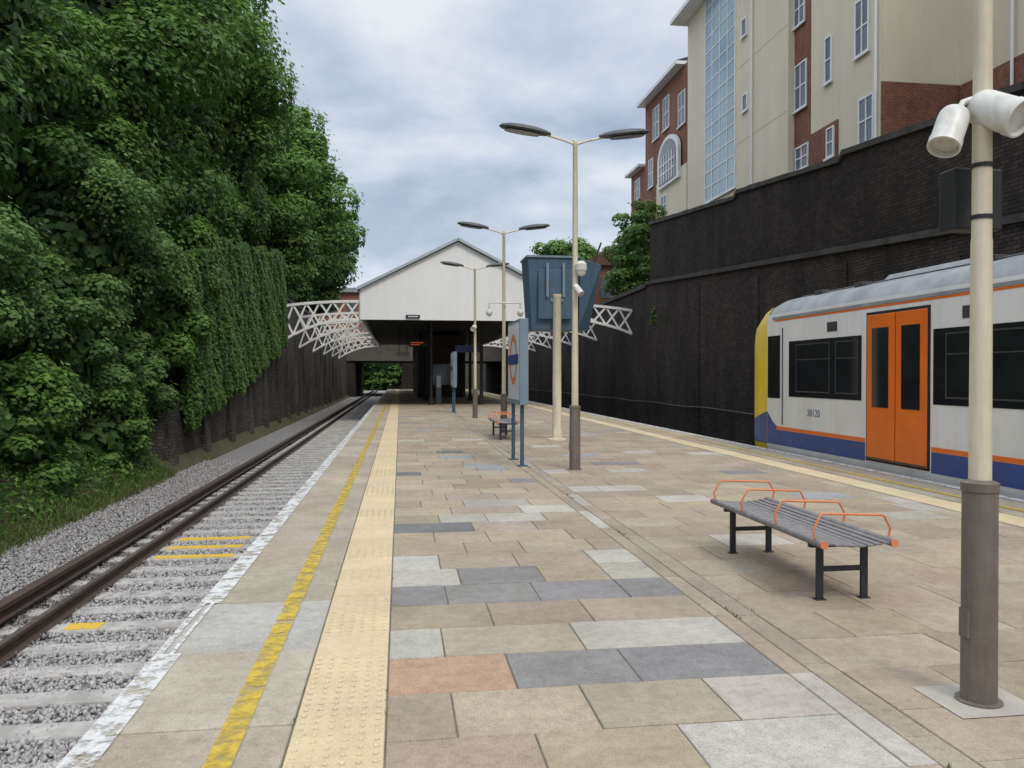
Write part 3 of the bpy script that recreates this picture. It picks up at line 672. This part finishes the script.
o=dup(L2,(px0,py0,0),'nearest cream lamp post on brown sleeve at the right, carrying two cameras'); o.scale=(.88,.88,1)
dup(L2,(2.84,21.9,0),'cream twin-headed lamp post standing by the far orange bench')
dup(L2,(2.76,29.6,0),'small farthest twin-headed lamp post in front of the white gable')
sheet(NP[0]-.20,NP[0]+.24,NP[1]-.18,NP[1]+.20,.0045,'concrete_pad',pm('pad_concrete',(.44,.41,.36),(.36,.335,.29),5,.9,0,.3,60))
def camera_unit(label,c,axis,L,r,mount):
    c=Vector(c);ax=Vector(axis).normalized(); t=thing('security_camera',label,'camera',tuple(c))
    MB().lathe(c-ax*L/2,[(r*.55,-.012),(r*.85,0),(r*.97,.02),(r,.05),(r,L*.8),(r*1.05,L*.81),(r*1.05,L),(r*.93,L),(r*.9,L-.03)],26,ax).build('housing',M['whitemetal'],t,True)
    MB().lathe(c+ax*(L/2-.045),[(r*.88,0),(r*.88,.012)],20,ax).build('glass_front',M['glass'],t)
    MB().tube([tuple(c-ax*L*.3),tuple(Vector(mount).lerp(c,.45)+Vector((0,0,.05))),mount],.016,8).build('bracket',M['whitemetal'],t,True)
    return t
RV=Vector((CS,-SN,0)); FV=Vector((SN,CS,0))
def near(px,py,d): 
    return Vector((0,0,H))+FV*d+RV*((px-512)/F*d)+Vector((0,0,-(py-375)/F*d))
camera_unit('white barrel camera hanging left of the nearest lamp post',near(948,131,3.88),RV*(-.42)+FV*(-.30)+Vector((0,0,-.85)),.215,.072,near(972,100,3.92))
camera_unit('white barrel camera tilted out to the right of the nearest lamp post',near(997,113,3.84),RV*(.42)+FV*(-.75)+Vector((0,0,-.5)),.24,.086,near(976,98,3.9))
c=near(972,201,4.08)
t=thing('junction_box','black equipment box fixed behind the nearest lamp post','box',tuple(c))
MB().box(c.x-.135,c.x+.135,c.y-.04,c.y+.08,c.z-.155,c.z+.155).build('case',M['dark'],t,bevel=.01)
for zz in(c.z-.13,c.z+.12): MB().lathe((px0,py0,zz),[(.050,0),(.050,.02)],16).build('strap',M['dark'],t)
def dome(label,x,y,z):
    t=thing('dome_camera',label,'camera',(x,y,z)); MB().cyl((x,y,z+.05),(x+.12,y-.05,z+.05),.02).build('bracket',M['whitemetal'],t)
    MB().lathe((x+.1,y-.1,z-.14),[(.03,0),(.075,.03),(.09,.09),(.1,.1),(.1,.2),(.05,.25)],16).build('housing',M['whitemetal'],t,True)
dome('white dome camera on the lamp post by the blue screen housing',LX-.02,LY,3.40)
camera_unit('small white camera under the dome camera on the same lamp post',(LX+.02,LY-.16,3.02),(.3,-.5,-.6),.2,.055,(LX,LY,3.05))
t=thing('twin_camera_arm','white crossarm with two small globe cameras on the second lamp post','camera',(2.84,21.75,3.5))
za=H-(303-375)*22/F
MB().tube([(2.4,21.78,za),(3.3,21.78,za)],.02).build('crossarm',M['whitemetal'],t)
for x in(2.42,3.28): MB().lathe((x,21.78,za-.38),[(.02,0),(.07,.04),(.09,.10),(.07,.16),(.025,.2),(.015,.38)],14).build('globe',M['whitemetal'],t,True)
camera_unit('small white camera on the farthest lamp post',(2.70,29.45,H+47*29.6/F),(-.3,-.8,-.3),.3,.09,(2.76,29.6,3.45))
# ================================================================= SCREEN HOUSING
bx,by=G(557,440)
t=thing('camera_pole','thick cream pole on a flanged foot holding up the blue housing','pole',(bx,by,0))
MB().lathe((bx,by,0),[(.26,0),(.26,.03),(.14,.05),(.12,.3),(.11,.32),(.105,3.50),(.12,3.52),(.12,3.58)],20).build('column',M['cream'],t,True)
MB().box(bx-.16,bx+.16,by-.02,by+.13,3.40,3.50).build('yoke',M['blueedge'],t)
zl=lambda y:H-(y-375)*19.4/F
X=lambda px:((px+4-512)/F*19.4)*CS+19.4*SN
t=thing('screen_housing','large blue grey hooded screen housing mounted above the platform','housing',(bx,by,3.4))
y0=by+.14
mb=MB(); zt,zb=zl(256),zl(329)
mb.add([(X(530),y0,zb),(X(578),y0,zb),(X(578),y0+.9,zb),(X(530),y0+.9,zb),(X(525),y0-.1,zt),(X(579),y0-.1,zt),(X(579),y0+.9,zt),(X(525),y0+.9,zt)],[(3,2,1,0),(4,5,6,7),(0,1,5,4),(1,2,6,5),(2,3,7,6),(3,0,4,7)])
mb.build('left_hood',M['bluebox'],t,bevel=.02)
mb=MB(); mb.add([(X(580),y0+.1,zb+.02),(X(595),y0+.5,zb+.02),(X(595),y0+1.0,zb+.02),(X(580),y0+1.0,zb+.02),(X(581),y0,zt+.02),(X(606),y0+.2,zt-.12),(X(606),y0+1,zt-.12),(X(581),y0+1.0,zt+.02)],[(3,2,1,0),(4,5,6,7),(0,1,5,4),(1,2,6,5),(2,3,7,6),(3,0,4,7)])
mb.build('right_hood',M['bluebox'],t,bevel=.02)
MB().box(X(536),X(572),y0-.13,y0-.11,zl(318),zl(268)).build('back_panel',M['bluebox'],t,bevel=.008)
for q in(545,562): MB().bar((X(q),y0-.18,zl(262)),(X(q),y0-.18,zl(296)),.06,.05).build('mounting_bracket',M['blueedge'],t)
MB().box(X(524),X(579),y0-.14,y0+.95,zt+.001,zt+.05).build('top_lip',M['blueedge'],t)
MB().tube([(X(597),y0+.2,zt-.1),(X(602),y0-.1,zt+.4)],.022).build('aerial',M['lamp'],t)
# ================================================================= STATION SIGNS
def signboard(label,x,y,w=1.5):
    t=thing('station_sign',label,'sign',(x,y,0))
    for yy in(y-.52,y+.58): 
        MB().lathe((x,yy,0),[(.10,0),(.10,.015),(.035,.02),(.035,1.1)],12).build('post',M['bluebox'],t)
    zb,zt=1.08,2.58
    MB().box(x-.075,x+.075,y-w/2,y+w/2,zb,zt).build('frame',M['blueedge'],t,bevel=.006)
    for s in(-1,1):
        xa=x+s*.077; xb=x+s*.083
        MB().box(min(xa,xb),max(xa,xb),y-w/2+.05,y+w/2-.05,zb+.08,zt-.06).build('face_panel',M['signwhite'],t)
        mb=MB(); n=36; zc=zb+.80; vs=[]
        for k in range(n):
            q=2*math.pi*k/n
            for r in(.46,.33): vs.append((x+s*.086,y+r*math.cos(q),zc+r*math.sin(q)))
        mb.add(vs,[(2*k,2*k+1,(2*k+3)%(2*n),(2*k+2)%(2*n)) for k in range(n)]); mb.build('orange_ring',M['orange'],t)
        xa=x+s*.088; xb=x+s*.092
        MB().box(min(xa,xb),max(xa,xb),y-.62,y+.62,zc-.09,zc+.09).build('blue_bar',M['signblue'],t)
    return t
S1=signboard('pale blue framed station sign with orange ring near the lamp post',2.125,14.42)
dup(S1,(2.28,34.3,0),'farther small station sign on posts seen edge-on ahead of the gable')
# ================================================================= BENCH
BX,BY=3.13,6.08
def bench():
    t=thing('platform_bench','',"bench",(BX,BY,0))
    y0,y1=BY-.97,BY+.98; x0,x1=BX-.28,BX+.28
    N=8; mb=MB()
    for k in range(N):
        u=(k+.5)/N; x=x0+.045+(x1-x0-.09)*u; z=.448-.022*math.sin(u*math.pi); wd=(x1-x0-.09)/N-.009
        secs=np.linspace(y0,y1,14)
        for a0,b0 in zip(secs[:-1],secs[1:]): mb.box(x-wd/2,x+wd/2,a0+.003,b0-.003,z-.014,z)
    mb.build('seat',M['seat'],t,bevel=.003)
    for x in(x0+.02,x1-.02):
        r=MB().cyl((x,y0,.435),(x,y1,.435),.027,n=14).build('edge_rail',M['seat'],t,True)
        for y,s in((y0,-1),(y1,1)): MB().cyl((x,y,.435),(x,y+s*.010,.435),.028,n=14).build('end_cap',M['orange'],r)
    for y in (y0+.09,y0+.67,y1-.67,y1-.09):
        pts=[(x0+.005,y,.46),(x0-.012,y,.52),(x0+.045,y,.628),(x0+.06,y,.635),(x1-.05,y,.615),(x1-.035,y,.605),(x1+.01,y,.52),(x1-.005,y,.46)]
        MB().tube(pts,.0085,8).build('armrest',M['orange'],t,True)
    for y in(BY-.75,BY+.75):
        for x in(BX-.17,BX+.17):
            MB().box(x-.026,x+.026,y-.012,y+.012,0.008,.40).box(x-.04,x+.04,y-.03,y+.03,0,.008).build('leg',M['navy'],t,bevel=.003)
        MB().box(x0+.03,x1-.03,y-.02,y+.02,.375,.41).build('cross_rail',M['navy'],t)
        MB().box(BX-.143,BX+.143,y-.011,y+.011,.20,.235).build('stretcher',M['navy'],t)
    for x in(BX-.17,BX+.17): MB().box(x-.02,x+.02,y0+.1,y1-.1,.40,.412).build('seat_beam',M['navy'],t)
    return t
B1=bench(); B1['label']='near backless bench with grey slatted seat and four orange armrests'
B2=dup(B1,(2.62,20.3,0),'far bench with orange armrests beside the second lamp post')
# ================================================================= TRAIN
TX=8.05; TC=9.45
T=thing('train','white orange and blue electric train with yellow front at the right platform','train',(TC,17,-.75))
def ring(y,ws=1.0,dz=0,z0=-.12):
    pts=[(-1.37,-.12),(-1.4,.1),(-1.4,2.74),(-1.37,2.92),(-1.25,3.10),(-1.02,3.23),(-.7,3.31),(0,3.36)]
    full=pts+[(-a0,b0) for a0,b0 in pts[-2::-1]]
    return [(TC+a0*ws,y,(b0-dz*max(0,(b0-.6)/2.84)) if b0>.6 else b0) for a0,b0 in full]
def loft(stations,i0,i1,name,mat,par,cap=False):
    mb=MB(); R=[ring(*s)[i0:i1] for s in stations]; n=len(R[0]); vs=[p for r in R for p in r]
    fs=[(k*n+i,k*n+i+1,(k+1)*n+i+1,(k+1)*n+i) for k in range(len(R)-1) for i in range(n-1)]
    if cap: fs.append(tuple((len(R)-1)*n+i for i in range(n)))
    return mb.add(vs,fs).build(name,mat,par,True)
YF=16.75
loft([(-6,),(YF,)],0,4,'body_side',M['t_white'],T); loft([(-6,),(YF,)],11,15,'body_side',M['t_white'],T)
loft([(-6,),(YF-.25,)],3,12,'roof',M['t_roof'],T)
loft([(YF-.25,),(YF,1.0,.03)],3,12,'cab_roof',M['t_roof'],T)
fr=loft([(YF,1.0,.0),(17.15,.985,.12),(17.5,.95,.32),(17.75,.88,.6),(17.9,.74,.9),(17.95,.6,1.1)],0,15,'cab_front',M['t_yellow'],T,True)
mb=MB(); mb.add([(TC-.8,17.96,1.2),(TC+.8,17.96,1.2),(TC+.7,17.9,2.2),(TC-.7,17.9,2.2)],[(0,1,2,3)]); mb.build('windscreen',M['glass'],fr)
for s in(-1,1): MB().lathe((TC+s*.75,17.85,.75),[(.12,0),(.12,.12),(.1,.13)],14,(0,1,0)).build('headlight',M['lens'],fr,True)
MB().box(TC-1.3,TC+1.3,-6,17.0,-.72,-.13).build('underframe',M['t_under'],T)
for y in(14.6,13.0,-1,-3):
    for x in(8.72,10.18): MB().cyl((x-.07,y,-.32),(x+.07,y,-.32),.41,n=24).build('wheel',M['t_under'],T)
def side(name,mat,y0,y1,z0,z1,par,o0=0.004,o1=0.0,bev=0):
    return MB().box(TX-o0,TX-o1-.0005,y0,y1,z0,z1).build(name,mat,par,bevel=bev)
for a0,b0 in [(-6,4.4),(6.0,11.22),(12.98,16.3)]:
    side('blue_skirt',M['t_blue'],a0,b0,.10,.42,T); side('orange_stripe',M['t_orange'],a0,b0,.425,.50,T)
MB().prism([(16.3,.10),(16.3,.50),(16.5,.60),(16.74,.80),(16.74,.10)],'x',TX-.004,TX-.0005).build('blue_skirt',M['t_blue'],T)
mb=MB()
for y,ws in((YF+.01,1.004),(17.15,.99),(17.5,.955),(17.75,.886)):
    k=.80-(y-YF)*.25; mb.v+=[(TC-1.4*ws,y,.09),(TC-1.4*ws,y,k)]
mb.f+=[(0,2,3,1),(2,4,5,3),(4,6,7,5)]; mb.build('front_blue_sweep',M['t_blue'],T)
side('orange_stripe',M['t_orange'],-6,16.4,2.75,2.785,T); side('cantrail_band',M['t_roof'],-6,16.5,2.80,2.85,T,.012)
def windowband(y0,y1,panes,z0=1.15,z1=2.30):
    W=side('window',M['glass'],y0,y1,z0,z1,T,.008,0,.0)
    for a0,b0 in panes:
        f=MB(); w=.025
        f.box(TX-.013,TX-.0085,a0,a0+w,z0+.10,z1-.07); f.box(TX-.013,TX-.0085,b0-w,b0,z0+.10,z1-.07); f.box(TX-.013,TX-.0085,a0+w,b0-w,z0+.10,z0+.10+w); f.box(TX-.013,TX-.0085,a0+w,b0-w,z1-.07-w,z1-.07)
        f.box(TX-.013,TX-.0085,a0+w,b0-w,z1-.40,z1-.38); f.build('window_frame',M['t_frame'],W)
windowband(13.10,15.75,[(13.2,13.95),(14.15,15.45)]); windowband(6.1,11.18,[(6.3,7.6),(7.75,9.1),(9.3,10.9)]); windowband(-.5,4.2,[(0,1.5),(2,3.8)])
side('cab_side_window',M['glass'],16.15,16.72,1.1,2.45,T,.006)
MB().box(TX-.012,TX-.0065,16.02,16.05,.55,2.6).build('cab_door_line',M['t_frame'],T)
def doors(ya,yb):
    side('door_surround',M['t_under'],ya-.05,yb+.05,.12,2.68,T,.006)
    ym=(ya+yb)/2
    for a0,b0 in((ya,ym-.012),(ym+.012,yb)):
        d=MB().box(TX-.03,TX-.0065,a0,b0,.15,2.63).build('door',M['t_orange'],T,bevel=.012)
        MB().box(TX-.036,TX-.0305,a0+.16,b0-.16,1.05,2.40).build('door_window',M['glass'],d,bevel=.002)
    MB().box(TX-.045,TX-.0305,ya,yb,.16,.19).build('door_step',M['t_frame'],T)
doors(11.3,12.9); doors(4.5,5.95)
for y in(13.9,10.2): MB().box(TX-.008,TX-.0005,y,y+.35,2.42,2.6).build('vent_grille',M['t_frame'],T)
for a0,b0,h_ in((10.9,13.4,.06),(5.5,9.8,.09),(0,3,.09)):
    MB().prism([(TC-.85,3.25),(TC-.7,3.35+h_),(TC+.7,3.35+h_),(TC+.85,3.25)],'y',a0,b0).build('roof_unit',M['t_roof'],T,bevel=.02)
for x in(8.47,8.75): MB().tube([(x,-6,3.26+(x-8.45)*.22),(x,16,3.26+(x-8.45)*.22)],.014,6).build('roof_cable',M['t_frame'],T)
for y in(15.2,13.75,10.4,5.2): MB().box(TC-1.0,TC-.8,y,y+.25,3.21,3.33).build('roof_vent',M['t_frame'],T,bevel=.01)
cu=bpy.data.curves.new('txt','FONT'); cu.body='38120'; cu.size=.20; cu.align_x='CENTER'; ot=bpy.data.objects.new('txt',cu); C.objects.link(ot)
bpy.context.view_layer.update(); dg=bpy.context.evaluated_depsgraph_get(); me=bpy.data.meshes.new_from_object(ot.evaluated_get(dg)); bpy.data.objects.remove(ot)
me.materials.clear(); me.materials.append(M['t_blue'])
nx=bpy.data.objects.new('unit_number',me); C.objects.link(nx); nx.parent=T
nx.location=Vector((TX-.004,14.75,.78))-ORG[T.name]; nx.rotation_euler=(math.pi/2,0,-math.pi/2)
# ================================================================= VEGETATION
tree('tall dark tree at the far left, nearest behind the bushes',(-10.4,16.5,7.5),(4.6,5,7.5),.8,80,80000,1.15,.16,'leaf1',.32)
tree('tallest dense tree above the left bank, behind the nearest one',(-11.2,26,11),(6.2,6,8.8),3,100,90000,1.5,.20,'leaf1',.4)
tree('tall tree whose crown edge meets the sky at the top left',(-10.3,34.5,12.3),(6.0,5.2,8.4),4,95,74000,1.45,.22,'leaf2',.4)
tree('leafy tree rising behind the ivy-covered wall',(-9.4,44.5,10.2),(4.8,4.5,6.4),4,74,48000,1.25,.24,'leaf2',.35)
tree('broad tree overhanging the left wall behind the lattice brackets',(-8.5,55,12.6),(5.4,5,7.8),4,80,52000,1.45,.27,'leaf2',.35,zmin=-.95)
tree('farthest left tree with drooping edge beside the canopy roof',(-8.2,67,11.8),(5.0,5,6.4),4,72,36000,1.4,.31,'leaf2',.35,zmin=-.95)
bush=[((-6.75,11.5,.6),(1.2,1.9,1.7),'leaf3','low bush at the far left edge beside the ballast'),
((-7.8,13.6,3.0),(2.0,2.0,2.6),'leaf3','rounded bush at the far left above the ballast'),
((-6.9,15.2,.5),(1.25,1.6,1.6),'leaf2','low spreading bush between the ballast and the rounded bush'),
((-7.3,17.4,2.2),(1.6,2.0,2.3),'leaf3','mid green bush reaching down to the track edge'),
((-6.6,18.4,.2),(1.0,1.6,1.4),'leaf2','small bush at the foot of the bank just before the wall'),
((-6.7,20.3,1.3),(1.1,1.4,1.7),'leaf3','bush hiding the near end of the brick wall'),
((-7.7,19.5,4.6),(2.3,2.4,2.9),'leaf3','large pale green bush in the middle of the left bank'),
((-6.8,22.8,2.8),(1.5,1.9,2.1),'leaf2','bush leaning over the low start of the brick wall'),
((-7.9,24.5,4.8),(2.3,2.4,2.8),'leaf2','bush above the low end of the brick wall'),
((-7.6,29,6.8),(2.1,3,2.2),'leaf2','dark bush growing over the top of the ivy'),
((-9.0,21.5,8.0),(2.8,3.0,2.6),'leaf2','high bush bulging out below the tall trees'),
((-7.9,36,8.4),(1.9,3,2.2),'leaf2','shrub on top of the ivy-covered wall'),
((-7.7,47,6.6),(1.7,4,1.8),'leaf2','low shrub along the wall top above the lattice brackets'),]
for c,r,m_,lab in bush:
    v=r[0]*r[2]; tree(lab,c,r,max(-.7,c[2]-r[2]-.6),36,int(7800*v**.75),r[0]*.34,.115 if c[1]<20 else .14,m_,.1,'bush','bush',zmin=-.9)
tree('light green tree rising behind the right-hand wall end',(14.1,46.5,8.4),(2.1,2.3,3.9),5,44,13000,.62,.2,'leaf4',.14,inner=.05)
tree('distant dark tree above the blue housing',(17.4,84,13.0),(4.2,4,3.4),5,40,12000,1.1,.35,'leaf2',.25)
tree('green tree filling the view beyond the road bridge',(-2.5,135,2.4),(8,5,6),-.9,50,12000,1.8,.5,'leaf1',.3)
tree('small sapling rooted on the dark right wall ledge',(12.2,36.8,4.3),(.5,.6,.9),3.5,8,1200,.25,.09,'leaf4',.03,'plant','wall_plant')
n=36000; X=-5.5-RNG.random(n)**1.4*3.2; Y=RNG.uniform(6,25,n); zg=np.interp(-X,[5.45,5.9,6.6,8,10],[-.93,-.62,0,1.4,3.2])
kp=~((Y>20.6)&(X>-6.6)); X,Y,zg=X[kp],Y[kp],zg[kp]; n=len(X)
Z=zg+RNG.uniform(0,.38,n)*np.clip((-X-5.4)*1.6,.15,1)
o=fastmesh('undergrowth',leafverts(np.stack([X,Y,Z],1),unit(n)*.8+np.array([.4,0,.5]),.10*RNG.uniform(.5,1.4,n),.5),4,M['leaf2'],np.clip(RNG.normal(.35,.25,n),0,1),QUAD)
fin(o,'brambles and weeds covering the left bank above the ballast','undergrowth',kind='stuff')
n=12000; X=-5.35-RNG.random(n)*1.0; Y=RNG.uniform(6,20.5,n); Z=np.interp(-X,[5.3,5.9,6.6],[-.92,-.62,0]); hgt=RNG.uniform(.08,.3,n)*(.5+.5*np.sin(Y*2.1)**2); lean=RNG.normal(0,.09,(n,2)); aa=RNG.uniform(0,6.28,n)
P=np.stack([X,Y,Z],1); wv=np.stack([np.cos(aa),np.sin(aa),0*aa],1)*.008; tip=P+np.stack([lean[:,0],lean[:,1],hgt],1)
o=fastmesh('grass',np.stack([P-wv,P+wv,tip],1).reshape(-1,3),3,M['grassm'],np.clip(RNG.normal(.55,.3,n),0,1),[[0,1,2]])
fin(o,'thin grass fringe along the edge of the left ballast','grass',kind='stuff')
